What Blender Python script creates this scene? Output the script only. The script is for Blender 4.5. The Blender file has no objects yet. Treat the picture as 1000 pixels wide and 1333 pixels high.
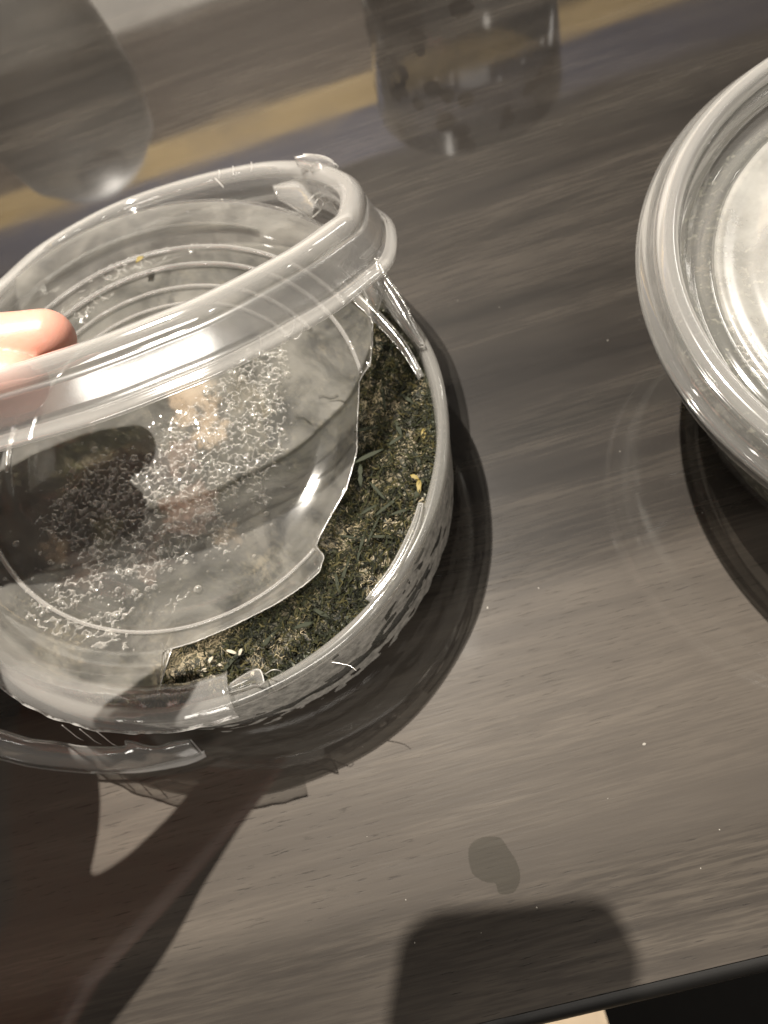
import bpy, math, random
from mathutils import Vector, Matrix, noise
random.seed(7)
SC = bpy.context.scene
COL = SC.collection

# ------------------------------------------------------------------ camera
F_PX, CX, CY, H = 1007.0, 500.0, 666.5, 0.25
RX = Vector((0.90539964, -0.37929945, -0.19074439))     # image right
RD = Vector((-0.42456035, -0.80887813, -0.40677349))    # image down
RF = Vector((0.0, 0.44927508, -0.89339348))             # view direction
CAM = Vector((0, 0, H))
cd = bpy.data.cameras.new('camera')
cd.sensor_fit = 'VERTICAL'; cd.sensor_height = 24.0; cd.sensor_width = 18.0
cd.lens = 24.0 * F_PX / 1333.0
cd.clip_start = 0.005; cd.clip_end = 50
cd.dof.use_dof = True; cd.dof.focus_distance = 0.205; cd.dof.aperture_fstop = 9.5
cam = bpy.data.objects.new('camera', cd); COL.objects.link(cam)
M = Matrix((( RX.x, -RD.x, -RF.x, 0), (RX.y, -RD.y, -RF.y, 0), (RX.z, -RD.z, -RF.z, H), (0, 0, 0, 1)))
cam.matrix_world = M
SC.camera = cam

# ------------------------------------------------------------------ light
LAMP = Vector((-0.065, 0.545, 1.2))
w = bpy.data.worlds.new('World'); SC.world = w; w.use_nodes = True
bg = w.node_tree.nodes['Background']
bg.inputs[0].default_value = (1.0, 0.93, 0.84, 1); bg.inputs[1].default_value = 0.04
def lamp(name, kind, loc, power, size, col=(1, .925, .82)):
    l = bpy.data.lights.new(name, kind); l.energy = power; l.color = col
    if kind in ('POINT', 'SPOT'): l.shadow_soft_size = size
    o = bpy.data.objects.new(name, l); COL.objects.link(o); o.location = loc
    return o
lamp('ceiling_lamp', 'POINT', LAMP, 168, 0.0065)
sp = lamp('floor_downlight', 'SPOT', (0.25, -0.75, 1.3), 90, 0.04)
al = lamp('ceiling_panel', 'AREA', (-.33, -1.05, 1.25), 11.5, 0, (1, .93, .84))
al.data.shape = 'RECTANGLE'; al.data.size = 1.35; al.data.size_y = .46
al.rotation_euler = (Vector((-.05, .15, .05)) - Vector((-.33, -1.05, 1.25))).to_track_quat('-Z', 'Y').to_euler()
for (xx, yy) in ((-1.6, .1), (-1.6, 1.0), (2.0, .3), (2.0, 1.1), (-.75, -.85), (.65, -.9), (1.5, -.6), (-1.5, -.6)):  # added lamps, no known fixtures, to put glints on the plastic
    dl = lamp('glint_light', 'AREA', (xx, yy, 1.4), .32, 0, (1, .94, .86))
    dl.data.shape = 'DISK'; dl.data.size = .09
    if (xx, yy) == (2.0, 1.1): dl.data.size = .42; dl.data.energy = 3.6  # enlarged for a glint on the mirrored tumbler
    dl.rotation_euler = (Vector((0, .15, .05)) - dl.location).to_track_quat('-Z', 'Y').to_euler()
sp.rotation_euler = (Vector((-.02, -.22, -.29)) - sp.location).to_track_quat('-Z', 'Y').to_euler()
sp.data.spot_size = math.radians(22); sp.data.spot_blend = .3
SC.view_settings.view_transform = 'Standard'; SC.view_settings.look = 'None'
SC.view_settings.exposure = 0.0; SC.view_settings.gamma = 1
SC.view_settings.use_curve_mapping = False
cy = SC.cycles
cy.max_bounces = 14; cy.transparent_max_bounces = 48; cy.transmission_bounces = 10
cy.glossy_bounces = 6; cy.diffuse_bounces = 3
cy.caustics_reflective = False; cy.caustics_refractive = False
cy.sample_clamp_indirect = 4.0; cy.blur_glossy = 0.6
cy.use_denoising = True

# ------------------------------------------------------------------ helpers
def ray(px, py):
    return RX * ((px - CX) / F_PX) + RD * ((py - CY) / F_PX) + RF
def W(px, py, z=0.0):
    d = ray(px, py); t = (z - H) / d.z
    return CAM + d * t
def Wp(px, py, c, n):
    d = ray(px, py); t = (c - CAM).dot(n) / d.dot(n)
    return CAM + d * t
def Wd(px, py, depth):
    return CAM + ray(px, py) * depth
def link(name, me, mat=None, parent=None, smooth=True):
    o = bpy.data.objects.new(name, me); COL.objects.link(o)
    if mat is not None:
        for m in (mat if isinstance(mat, (list, tuple)) else [mat]): me.materials.append(m)
    if smooth and len(me.polygons): me.polygons.foreach_set('use_smooth', [True] * len(me.polygons))
    if parent is not None: o.parent = parent
    return o
def mesh(name, v, f, mat=None, parent=None, smooth=True, mids=None):
    me = bpy.data.meshes.new(name); me.from_pydata([tuple(p) for p in v], [], f)
    o = link(name, me, mat, parent, smooth)
    if mids: me.polygons.foreach_set('material_index', mids)
    me.update()
    return o
def solid(o, t, off=0.0):
    m = o.modifiers.new('thickness', 'SOLIDIFY'); m.thickness = t; m.offset = off; m.use_even_offset = False
    return o
def tag(o, label=None, cat=None, group=None, kind=None):
    if label: o['label'] = label
    if cat: o['category'] = cat
    if group: o['group'] = group
    if kind: o['kind'] = kind
    return o
def thing(name, label, cat, loc=(0, 0, 0), group=None):
    o = bpy.data.objects.new(name, None); COL.objects.link(o); o.location = (0, 0, 0)
    o.empty_display_size = .02
    return tag(o, label, cat, group)
def catmull(P, n, closed=False):
    out = []; k = len(P); segs = k if closed else k - 1
    for i in range(n):
        u = i / (n if closed else (n - 1)) * segs
        a = min(int(u), segs - 1); t = u - a
        g = (lambda j: P[j % k]) if closed else (lambda j: P[max(0, min(k - 1, j))])
        p0, p1, p2, p3 = g(a - 1), g(a), g(a + 1), g(a + 2)
        out.append(0.5 * ((2 * p1) + (p2 - p0) * t + (2 * p0 - 5 * p1 + 4 * p2 - p3) * t * t + (3 * p1 - p0 - 3 * p2 + p3) * t ** 3))
    return out
def lathe_data(prof, c, n=128, wob=None):
    v = []; f = []
    for i in range(n):
        a = 2 * math.pi * i / n
        for j, (r, z) in enumerate(prof):
            rr = r + (wob(a, j) if wob else 0)
            v.append((c[0] + rr * math.cos(a), c[1] + rr * math.sin(a), c[2] + z))
    m = len(prof)
    for i in range(n):
        for j in range(m - 1):
            a, b = i * m + j, ((i + 1) % n) * m + j
            f.append((a, b, b + 1, a + 1))
    return v, f
def tube_data(P, R, ns=8, cap=True, v=None, f=None):
    v = [] if v is None else v; f = [] if f is None else f
    base = len(v); n = len(P)
    up = Vector((0.13, 0.21, 0.97)); N = None
    for i in range(n):
        t = (P[min(i + 1, n - 1)] - P[max(i - 1, 0)]).normalized()
        if N is None: N = t.cross(up).normalized()
        else: N = (N - t * N.dot(t)).normalized()
        B = t.cross(N); r = R[i] if isinstance(R, (list, tuple)) else R
        for k in range(ns):
            a = 2 * math.pi * k / ns
            v.append(P[i] + (N * math.cos(a) + B * math.sin(a)) * r)
    for i in range(n - 1):
        for k in range(ns):
            a = base + i * ns + k; b = base + i * ns + (k + 1) % ns
            f.append((a, b, b + ns, a + ns))
    if cap:
        f.append(tuple(base + k for k in reversed(range(ns))))
        f.append(tuple(base + (n - 1) * ns + k for k in range(ns)))
    return v, f
def loft(name, rows, mat, parent, t=.0004):
    m = len(rows[0]); v = [p for r in rows for p in r]; f = []
    for i in range(len(rows) - 1):
        for j in range(m - 1):
            a = i * m + j; f.append((a, a + 1, a + 1 + m, a + m))
    return solid(mesh(name, v, f, mat, parent), t)
def nz(x, y, z=0.0): return noise.noise(Vector((x, y, z)))

# ------------------------------------------------------------------ materials
class NT:
    def __init__(s, name):
        s.m = bpy.data.materials.new(name); s.m.use_nodes = True
        s.t = s.m.node_tree; s.t.nodes.clear(); s.out = s.n('ShaderNodeOutputMaterial')
    def n(s, typ, **kw):
        nd = s.t.nodes.new(typ)
        for k, v in kw.items(): setattr(nd, k, v)
        return nd
    def set(s, nd, **kw):
        for k, v in kw.items():
            i = nd.inputs[k.replace('_', ' ')] if k.replace('_', ' ') in nd.inputs else nd.inputs[int(k[1:])]
            if hasattr(v, 'is_linked') or isinstance(v, bpy.types.NodeSocket): s.t.links.new(v, i)
            else: i.default_value = (v + (1,) if isinstance(v, tuple) and len(v) == 3 and i.type == 'RGBA' else v)
        return nd
    def L(s, a, b): s.t.links.new(a, b)
    def math(s, op, a, b=None, clamp=False):
        nd = s.n('ShaderNodeMath', operation=op, use_clamp=clamp)
        for i, q in enumerate((a, b)):
            if q is None: continue
            if isinstance(q, bpy.types.NodeSocket): s.L(q, nd.inputs[i])
            else: nd.inputs[i].default_value = q
        return nd.outputs[0]
    def coord(s, scale=(1, 1, 1), rot=(0, 0, 0), loc=(0, 0, 0), which='Object'):
        tc = s.n('ShaderNodeTexCoord'); m0 = s.n('ShaderNodeMapping'); mp = s.n('ShaderNodeMapping')   # turn first, then stretch
        m0.inputs['Rotation'].default_value = rot; mp.inputs['Scale'].default_value = scale; mp.inputs['Location'].default_value = loc
        s.L(tc.outputs[which], m0.inputs[0]); s.L(m0.outputs[0], mp.inputs[0]); return mp.outputs[0]
    def noise(s, vec, scale, detail=4, rough=.55, dist=0):
        nd = s.n('ShaderNodeTexNoise'); s.L(vec, nd.inputs['Vector'])
        nd.inputs['Scale'].default_value = scale; nd.inputs['Detail'].default_value = detail
        nd.inputs['Roughness'].default_value = rough; nd.inputs['Distortion'].default_value = dist
        return nd.outputs['Fac']
    def ramp(s, fac, stops, interp='LINEAR'):
        nd = s.n('ShaderNodeValToRGB'); cr = nd.color_ramp; cr.interpolation = interp
        while len(cr.elements) < len(stops): cr.elements.new(.5)
        for e, (p, c) in zip(cr.elements, stops):
            e.position = p; e.color = (c, c, c, 1) if not isinstance(c, tuple) else c + (1,)
        s.L(fac, nd.inputs[0]); return nd.outputs[0]
    def mixc(s, fac, a, b, blend='MIX'):
        nd = s.n('ShaderNodeMix', data_type='RGBA', blend_type=blend)
        for i, q in ((0, fac), (6, a), (7, b)):
            if isinstance(q, bpy.types.NodeSocket): s.L(q, nd.inputs[i])
            else: nd.inputs[i].default_value = q + (1,) if isinstance(q, tuple) else q
        return nd.outputs[2]
    def bump(s, h, strength, dist=.001):
        b = s.n('ShaderNodeBump'); b.inputs['Strength'].default_value = strength; b.inputs['Distance'].default_value = dist
        s.L(h, b.inputs['Height']); return b.outputs[0]
    def mixs(s, fac, a, b):
        nd = s.n('ShaderNodeMixShader')
        if isinstance(fac, bpy.types.NodeSocket): s.L(fac, nd.inputs[0])
        else: nd.inputs[0].default_value = fac
        s.L(a, nd.inputs[1]); s.L(b, nd.inputs[2]); return nd.outputs[0]
    def done(s, sh): s.L(sh, s.out.inputs[0]); return s.m

def principled(name, col, rough=.5, bumpn=None, **kw):
    t = NT(name); p = t.n('ShaderNodeBsdfPrincipled')
    v = t.coord(); nf = t.noise(v, bumpn or 60, 5)
    c = t.mixc(nf, tuple(x * .8 for x in col), tuple(min(1, x * 1.2) for x in col))
    t.L(c, p.inputs['Base Color']); p.inputs['Roughness'].default_value = rough
    for k, q in kw.items(): p.inputs[k.replace('_', ' ')].default_value = q
    return t.done(p.outputs[0])

def plastic(name, haze=.06, f0=.05, rough=.07, tint=(.985, .985, .98), hz=(.85, .84, .82), bump=0.0, bscale=150, hnoise=0.0, graze=.85):
    """thin clear plastic sheet: see-through, glossy by angle, a little milky"""
    t = NT(name)
    tr = t.set(t.n('ShaderNodeBsdfTransparent'), Color=tint)
    gl = t.set(t.n('ShaderNodeBsdfAnisotropic'), Color=(1, 1, 1), Roughness=rough)
    df = t.set(t.n('ShaderNodeBsdfDiffuse'), Color=hz)
    tl = t.set(t.n('ShaderNodeBsdfTranslucent'), Color=hz)
    lw = t.n('ShaderNodeLayerWeight'); lw.inputs[0].default_value = .5
    fr = t.math('ADD', t.math('MULTIPLY', t.math('POWER', lw.outputs['Facing'], 4.0), graze), f0)
    v = t.coord()
    if bump:
        nb = t.bump(t.noise(v, bscale, 3), bump, .0006)
        t.L(nb, gl.inputs['Normal'])
    hzs = t.mixs(.5, df.outputs[0], tl.outputs[0])
    hf = t.math('ADD', t.math('MULTIPLY', t.math('POWER', lw.outputs['Facing'], 2.0), haze * 1.6), haze)
    if hnoise:
        k = t.ramp(t.noise(v, 55, 5, .6), [(.38, 1 - hnoise), (.68, 1 + hnoise)])
        hf = t.math('MULTIPLY', hf, k, True)
    body = t.mixs(hf, tr.outputs[0], hzs)
    return t.done(t.mixs(fr, body, gl.outputs[0]))

def wood():
    t = NT('table_wood')
    ang = math.radians(9.8)
    v = t.coord(rot=(0, 0, ang))
    sx = t.n('ShaderNodeSeparateXYZ'); t.L(v, sx.inputs[0])
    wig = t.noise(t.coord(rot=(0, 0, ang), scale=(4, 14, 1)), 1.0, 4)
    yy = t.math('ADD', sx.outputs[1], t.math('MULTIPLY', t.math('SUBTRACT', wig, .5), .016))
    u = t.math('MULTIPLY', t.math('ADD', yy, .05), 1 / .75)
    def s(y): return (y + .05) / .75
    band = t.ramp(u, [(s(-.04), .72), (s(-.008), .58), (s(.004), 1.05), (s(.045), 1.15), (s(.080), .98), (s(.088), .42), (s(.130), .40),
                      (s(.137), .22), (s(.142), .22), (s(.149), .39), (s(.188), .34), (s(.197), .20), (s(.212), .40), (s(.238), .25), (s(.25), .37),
                      (s(.275), .25), (s(.30), .34), (s(.345), .24), (s(.38), .30), (s(.44), .20), (s(.52), .34), (s(.6), .30)])  # wood streaks, plus near sheen painted lighter and lamplit far end darkened
    R_ = (0, 0, ang)
    g0 = t.noise(t.coord(rot=R_, scale=(3.2, 34, 3)), 1.0, 4, .55, .5)
    g1 = t.noise(t.coord(rot=R_, scale=(9, 110, 9), loc=(3, 1, 0)), 1.0, 6, .62, .4)
    g2 = t.noise(t.coord(rot=R_, scale=(46, 820, 40)), 1.0, 4, .6)
    pores = t.ramp(t.noise(t.coord(rot=R_, scale=(95, 1250, 60)), 1.0, 3, .6), [(.60, 0.0), (.68, 1.0)])
    pm = t.math('MULTIPLY', pores, t.ramp(t.noise(t.coord(rot=R_, scale=(9, 16, 9)), 1.0, 3), [(.40, .05), (.60, 1.0)]))
    c = t.mixc(t.ramp(g0, [(.36, 0.0), (.60, 1.0)]), (.026, .0215, .0185), (.098, .083, .068))
    c = t.mixc(t.ramp(g1, [(.36, .75), (.50, 0.0)]), c, (.026, .0215, .0185))
    c = t.mixc(t.ramp(g2, [(.42, .62), (.58, 0.0)]), c, (.036, .030, .026))
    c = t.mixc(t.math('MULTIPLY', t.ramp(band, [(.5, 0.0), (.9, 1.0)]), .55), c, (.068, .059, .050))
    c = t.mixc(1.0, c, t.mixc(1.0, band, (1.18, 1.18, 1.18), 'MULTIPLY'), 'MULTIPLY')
    c = t.mixc(t.math('MULTIPLY', pm, .6), c, (.010, .008, .007))
    p = t.n('ShaderNodeBsdfPrincipled')
    t.L(c, p.inputs['Base Color'])
    sm = t.noise(t.coord(), 22, 5, .6)
    t.L(t.ramp(sm, [(.3, .40), (.7, .54)]), p.inputs['Roughness'])
    p.inputs['Specular IOR Level'].default_value = .13
    p.inputs['Coat Weight'].default_value = 1.0; p.inputs['Coat IOR'].default_value = 1.85
    t.L(t.ramp(sm, [(.35, .03), (.7, .10)]), p.inputs['Coat Roughness'])
    t.L(t.bump(t.math('SUBTRACT', g2, t.math('MULTIPLY', pm, .7)), .16, .0004), p.inputs['Normal'])
    return t.done(p.outputs[0])

def food_mat(name, side=False):
    t = NT(name); v = t.coord()
    big = t.noise(v, 38, 4, .6, .4); mid = t.noise(v, 160, 5, .65, .8); fine = t.noise(v, 620, 4, .6, .5)
    c = t.mixc(t.ramp(mid, [(.40, 0.0), (.66, 1.0)]), (.006, .008, .005), (.042, .040, .018))
    bf = t.math('MULTIPLY', t.ramp(fine, [(.48, 0.0), (.58, 1.0)]), t.ramp(big, [(.40, .12), (.60, .95)]))
    c = t.mixc(bf, c, (.30, .25, .165))
    if side:
        c = t.mixc(t.ramp(t.noise(v, 420, 3, .6), [(.57, 0.0), (.66, 1.0)]), t.mixc(t.ramp(big, [(.45, .9), (.7, .35)]), c, (.050, .058, .036)), (.42, .41, .32))
    p = t.n('ShaderNodeBsdfPrincipled'); t.L(c, p.inputs['Base Color']); p.inputs['Roughness'].default_value = .6
    t.L(t.bump(fine, .6, .0012), p.inputs['Normal'])
    return t.done(p.outputs[0])

def shred_mat():
    t = NT('seaweed_shreds')
    a = t.n('ShaderNodeVertexColor', layer_name='shade')
    p = t.n('ShaderNodeBsdfPrincipled'); t.L(a.outputs[0], p.inputs['Base Color']); p.inputs['Roughness'].default_value = .75; p.inputs['Specular IOR Level'].default_value = .2
    return t.done(p.outputs[0])

def skin():
    t = NT('skin'); v = t.coord()
    p = t.n('ShaderNodeBsdfPrincipled')
    c = t.mixc(t.noise(v, 90, 5), (.64, .31, .23), (.74, .39, .30))
    c = t.mixc(t.ramp(t.noise(v, 40, 2), [(.4, 0.0), (.7, .5)]), c, (.74, .33, .27))
    t.L(c, p.inputs['Base Color']); p.inputs['Roughness'].default_value = .42
    p.inputs['Subsurface Weight'].default_value = .35; p.inputs['Subsurface Radius'].default_value = (.008, .003, .0015)
    p.inputs['Subsurface Scale'].default_value = .6
    wv = t.noise(t.coord(scale=(1, 1, 1)), 1400, 3)
    t.L(t.bump(wv, .25, .0003), p.inputs['Normal'])
    return t.done(p.outputs[0])

M_RING = plastic('clear_ring_plastic', haze=.17, f0=.30, rough=.24, bump=.05, bscale=90, hz=(.9, .88, .85))
M_BEAD = plastic('clear_bead_plastic', haze=.25, tint=(.96, .96, .95), f0=.16, rough=.07, bump=.02, bscale=90, hz=(.92, .9, .87))
M_LID = plastic('clear_lid_plastic', haze=.05, f0=.035, rough=.05, bump=.02, bscale=90, hnoise=.3)
M_FLAP = plastic('torn_plastic', haze=.13, f0=.09, rough=.10, bump=.1, hz=(.92, .9, .87))
M_STRIP = plastic('clear_strip_plastic', haze=.13, f0=.16, rough=.12, hz=(.95, .93, .9))
M_EDGE = plastic('stressed_plastic_edge', haze=.75, f0=.14, rough=.15, hz=(.97, .95, .92))
M_RLIP = plastic('frosted_lip_plastic', haze=.13, tint=(.86, .86, .85), f0=.16, rough=.06, bump=.02, bscale=70, hz=(.92, .9, .87))
M_RLID = plastic('white_bead_plastic', haze=.27, tint=(.86, .86, .85), f0=.20, rough=.12, bump=.02, bscale=70, hz=(.94, .92, .89))  # bead whitened to stand in for its bright highlight
M_WALL = plastic('container_plastic', haze=.13, f0=.05, rough=.14, bump=.15, bscale=90, hnoise=.6, graze=.4)
M_WALL2 = plastic('clear_container_plastic', haze=.03, f0=.03, rough=.14, bump=.15, bscale=90, hnoise=.6, graze=.30)
M_RIM = plastic('container_rim_plastic', haze=.18, tint=(.80, .80, .79), f0=.10, rough=.10, bump=.03, hz=(.92, .9, .86))
M_SHRED = shred_mat()
M_FOOD = food_mat('seaweed'); M_FOODS = food_mat('seaweed_side', True)

def fog_mat(name, amount=.55, white=.16, roughness=.42):
    t = NT(name); v = t.coord()
    tr = t.set(t.n('ShaderNodeBsdfTransparent'), Color=(.97, .97, .96))
    rf = t.set(t.n('ShaderNodeBsdfRefraction'), Color=(.93, .92, .9), Roughness=roughness, IOR=1.12)
    df = t.set(t.n('ShaderNodeBsdfDiffuse'), Color=(.88, .84, .76)); tl = t.set(t.n('ShaderNodeBsdfTranslucent'), Color=(.88, .84, .76))
    k = t.noise(v, 42, 6, .65, .8)
    ce = W(120, 690, .042); vm = t.n('ShaderNodeVectorMath', operation='DISTANCE'); t.L(v, vm.inputs[0]); vm.inputs[1].default_value = tuple(ce)
    dn = t.math('ADD', vm.outputs['Value'], t.math('MULTIPLY', t.math('SUBTRACT', t.noise(v, 60, 4), .5), .03))
    clear = t.ramp(t.math('MULTIPLY', dn, 10.0), [(.28, .50), (.58, 1.0)])
    a = t.mixs(t.math('MULTIPLY', clear, t.ramp(k, [(.36, white * .15), (.62, white * 1.9)])), rf.outputs[0], t.mixs(.4, df.outputs[0], tl.outputs[0]))
    return t.done(t.mixs(amount, tr.outputs[0], a))
M_FOG = fog_mat('condensation_fog', .52, .26, .5)

def water_mat():
    t = NT('water_drops')
    tr = t.set(t.n('ShaderNodeBsdfTransparent'), Color=(.985, .985, .98))
    gl = t.set(t.n('ShaderNodeBsdfAnisotropic'), Color=(1, 1, 1), Roughness=.07)
    df = t.set(t.n('ShaderNodeBsdfDiffuse'), Color=(.95, .92, .86)); tl = t.set(t.n('ShaderNodeBsdfTranslucent'), Color=(.95, .92, .86))
    lw = t.n('ShaderNodeLayerWeight'); lw.inputs[0].default_value = .5
    fr = t.math('ADD', t.math('MULTIPLY', t.math('POWER', lw.outputs['Facing'], 2.0), .8), .04)
    return t.done(t.mixs(fr, t.mixs(t.math('ADD', t.math('MULTIPLY', t.math('POWER', lw.outputs['Facing'], 1.4), .85), .04, True), tr.outputs[0], t.mixs(.35, df.outputs[0], tl.outputs[0])), gl.outputs[0]))  # white drop edges painted in place of lamplight bent by the water
M_WATER = water_mat()

# ------------------------------------------------------------------ setting
def sheet(name, pts, z, mat, thick=None):
    v = [(x, y, z) for x, y in pts]
    o = mesh(name, v, [tuple(range(len(pts)))], mat, None, False); return o
GU = Vector((.985, -.170, 0)).normalized(); GV = Vector((.170, .985, 0)).normalized()
def gp(u, v, z=0): return GU * u + GV * v + Vector((0, 0, z))
fl = mesh('floor', [gp(-2.2, -2.2, -.73), gp(2.2, -2.2, -.73), gp(2.2, 1.45, -.73), gp(-2.2, 1.45, -.73)], [(0, 1, 2, 3)],
          principled('dark_floor', (.004, .0036, .0033), .8, Specular_IOR_Level=.1), None, False)
tag(fl, kind='structure')
# the wall behind the table, seen only mirrored in the table top: horizontal boards of three colours
wt = NT('wall_paint'); 
zc = wt.n('ShaderNodeSeparateXYZ'); wt.L(wt.coord(), zc.inputs[0])
wf = wt.math('MULTIPLY', wt.math('ADD', zc.outputs[2], .73), 1 / 2.6)
def zs(z): return (z + .73) / 2.6
wc = wt.ramp(wf, [(0, (.10, .08, .065)), (zs(.22), (.80, .77, .72)), (zs(.53), (.085, .062, .045)), (zs(.757), (.74, .54, .25)), (zs(.825), (.13, .14, .21)), (zs(.95), (.07, .065, .06))], 'CONSTANT')
wp = wt.n('ShaderNodeBsdfPrincipled'); wt.L(wt.mixc(wt.noise(wt.coord(), 6, 4), wc, wt.mixc(.5, wc, (.1, .09, .08))), wp.inputs['Base Color']); wp.inputs['Roughness'].default_value = .7
wl = mesh('wall', [gp(-2.2, 1.45, -.73), gp(2.2, 1.45, -.73), gp(2.2, 1.45, 1.9), gp(-2.2, 1.45, 1.9),
                   gp(-2.2, 1.5, -.73), gp(2.2, 1.5, -.73), gp(2.2, 1.5, 1.9), gp(-2.2, 1.5, 1.9)],
          [(0, 1, 2, 3), (5, 4, 7, 6), (3, 2, 6, 7), (1, 5, 6, 2), (4, 0, 3, 7), (4, 5, 1, 0)], wt.done(wp.outputs[0]), None, False)
tag(wl, kind='structure')

# ------------------------------------------------------------------ table
table = thing('dining_table', 'dark grey-brown wood grain table under everything, its black edge at the bottom right', 'table')
V0 = -.0335; R_ED = .006
M_WOOD = wood(); M_BLK = principled('black_edge', (.005, .0046, .0042), .5, Specular_IOR_Level=.25)
def slab(name, u0, u1, v0, v1, z0, z1, mat, parent):
    P = [gp(u, v, z) for z in (z0, z1) for u, v in ((u0, v0), (u1, v0), (u1, v1), (u0, v1))]
    return mesh(name, P, [(3, 2, 1, 0), (4, 5, 6, 7), (0, 1, 5, 4), (1, 2, 6, 5), (2, 3, 7, 6), (3, 0, 4, 7)], mat, parent, False)
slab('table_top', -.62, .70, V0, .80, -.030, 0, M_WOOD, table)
# dark rounded edge strip, a little chipped along the top arris
ev = []; ef = []; NU = 420; prof = [(0, -.0001)] + [(-.0042 * math.sin(a), -.0042 * (1 - math.cos(a)) - .0002) for a in [math.radians(15 * k) for k in range(1, 7)]] + [(-.0042, -.026), (0, -.0298)]
for i in range(NU + 1):
    u = -.62 + 1.32 * i / NU
    ch = max(0, nz(u * 60, 3.1) - .28) * .0022
    for (dv, dz) in prof:
        ev.append(gp(u, V0 + dv * (1) + (-.0002 if dv == 0 else ch * .3), dz - (ch if dv > -.003 and dz > -.003 else 0)))
m_ = len(prof)
for i in range(NU):
    for j in range(m_ - 1):
        a = i * m_ + j; ef.append((a, a + m_, a + m_ + 1, a + 1))
mesh('edge_strip', ev, ef, M_BLK, table)
for u in (-.56, .64):
    for v in (.03, .74): slab('leg', u - .025, u + .025, v - .025, v + .025, -.73, -.0302, M_BLK, table)

# pale seat below the table edge
seat = thing('bench', 'pale beige bench seat showing under the black table edge', 'bench')
M_BEI = principled('pale_seat', (.72, .56, .38), .5)
SZ = -.29
s0 = W(788, 1320, SZ); su = s0.dot(GU); sv = s0.dot(GV)
slab('seat', su - .75, su, sv - .32, sv + .06, SZ - .035, SZ, M_BEI, seat)
for u in (su - .71, su - .04):
    for v in (sv - .28, sv + .02): slab('leg', u - .02, u + .02, v - .02, v + .02, -.73, SZ - .0352, M_BEI, seat)

# ------------------------------------------------------------------ left container
CL = Vector((-.0506, .1547, 0))
cont = thing('food_container', 'round clear plastic container of chopped seaweed with its lid torn open', 'container')
prof = [(.0005, .0008), (.076, .0008), (.0802, .0016), (.0822, .0040), (.0834, .0100), (.0843, .020), (.0850, .030), (.0852, .0385), (.0850, .0400)]
solid(mesh('wall', *lathe_data(prof, CL, 180), M_WALL, cont), .0006, -1)
prof = [(.0850, .0402), (.0862, .0412), (.0870, .0432), (.0866, .0448), (.0852, .0454), (.0840, .0450), (.0834, .0438), (.0830, .0418), (.0826, .0400)]
wob = lambda a, j: .0003 * math.sin(5 * a + 1) + .0002 * math.sin(11 * a + j)
solid(mesh('rim', *lathe_data(prof, CL, 240, wob), M_RIM, cont), .0006)
# white frost smeared on the outside of the wall
fv = []; ff = []; fm = []
def frost_patch(a0, a1, z0, z1, n, m, seed, thr=.30):
    b = len(fv); keep = {}
    for i in range(n + 1):
        for j in range(m + 1):
            a = a0 + (a1 - a0) * i / n; z = z0 + (z1 - z0) * j / m
            r = .0856 - max(0, .030 - z) * .06
            fv.append(CL + Vector((r * math.cos(a), r * math.sin(a), z)))
            e = min(i, n - i) / n * 2.2 + .1; e2 = min(j, m - j) / m * 2.2
            keep[(i, j)] = min(e, e2 + .25, 1) + nz(a * 14, z * 260, seed) * .8 > thr - .25 * (j > m * .45)
    for i in range(n):
        for j in range(m):
            if keep[(i, j)] and keep[(i + 1, j)] and keep[(i, j + 1)] and keep[(i + 1, j + 1)]:
                q = b + i * (m + 1) + j; ff.append((q, q + m + 1, q + m + 2, q + 1))
frost_patch(math.radians(-58), math.radians(22), .014, .0398, 180, 40, 2.0)
frost_patch(math.radians(-125), math.radians(-52), .021, .0398, 180, 30, 5.0)
frost_patch(math.radians(-128), math.radians(25), .003, .019, 360, 34, 9.0, .78)
tfm = NT('white_frost'); 
_tr = tfm.n('ShaderNodeBsdfTransparent'); _df = tfm.set(tfm.n('ShaderNodeBsdfDiffuse'), Color=(.75, .73, .68))
M_FROST = tfm.done(tfm.mixs(tfm.ramp(tfm.noise(tfm.coord(), 300, 5, .7), [(.35, .35), (.65, .92)]), _tr.outputs[0], _df.outputs[0]))
mesh('frost', fv, ff, M_FROST, cont)

# ------------------------------------------------------------------ seaweed
food = thing('seaweed_salad', 'dark green chopped seaweed with pale crumbs filling the torn open container', 'food')
def food_z(x, y):
    r = math.hypot(x - CL.x, y - CL.y); q = max(0, min(1, (r - .056) / .016)); q = q * q * (3 - 2 * q)
    return 0.0298 + .0092 * q + .0028 * (1 - .4 * q) * nz(x * 45, y * 45, 1.7) + .0014 * nz(x * 160, y * 160, 4.2) + .0011 * nz(x * 420, y * 420, 2.2)
v = []; f = []; NR, NA = 110, 240
for i in range(NR + 1):
    r = .0795 * i / NR
    for k in range(NA):
        a = 2 * math.pi * k / NA; x, y = CL.x + r * math.cos(a), CL.y + r * math.sin(a)
        v.append((x, y, food_z(x, y)))
for i in range(NR):
    for k in range(NA):
        a = i * NA + k; b = i * NA + (k + 1) % NA; f.append((a, b, b + NA, a + NA))
mids = [0] * len(f)
for (r, z) in ((.0836, .0375), (.0834, .020), (.0825, .0100), (.0812, .0045), (.078, .0026), (.002, .0024)):
    b = len(v) - NA
    for k in range(NA):
        a = 2 * math.pi * k / NA; rr = r + .0004 * nz(r * 90 + 40 * math.cos(a), 40 * math.sin(a), z * 400)
        v.append((CL.x + rr * math.cos(a), CL.y + rr * math.sin(a), z))
    for k in range(NA): f.append((b + k, b + (k + 1) % NA, b + NA + (k + 1) % NA, b + NA + k)); mids.append(1)
mesh('mound', v, f, [M_FOOD, M_FOODS], food, True, mids)
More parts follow.
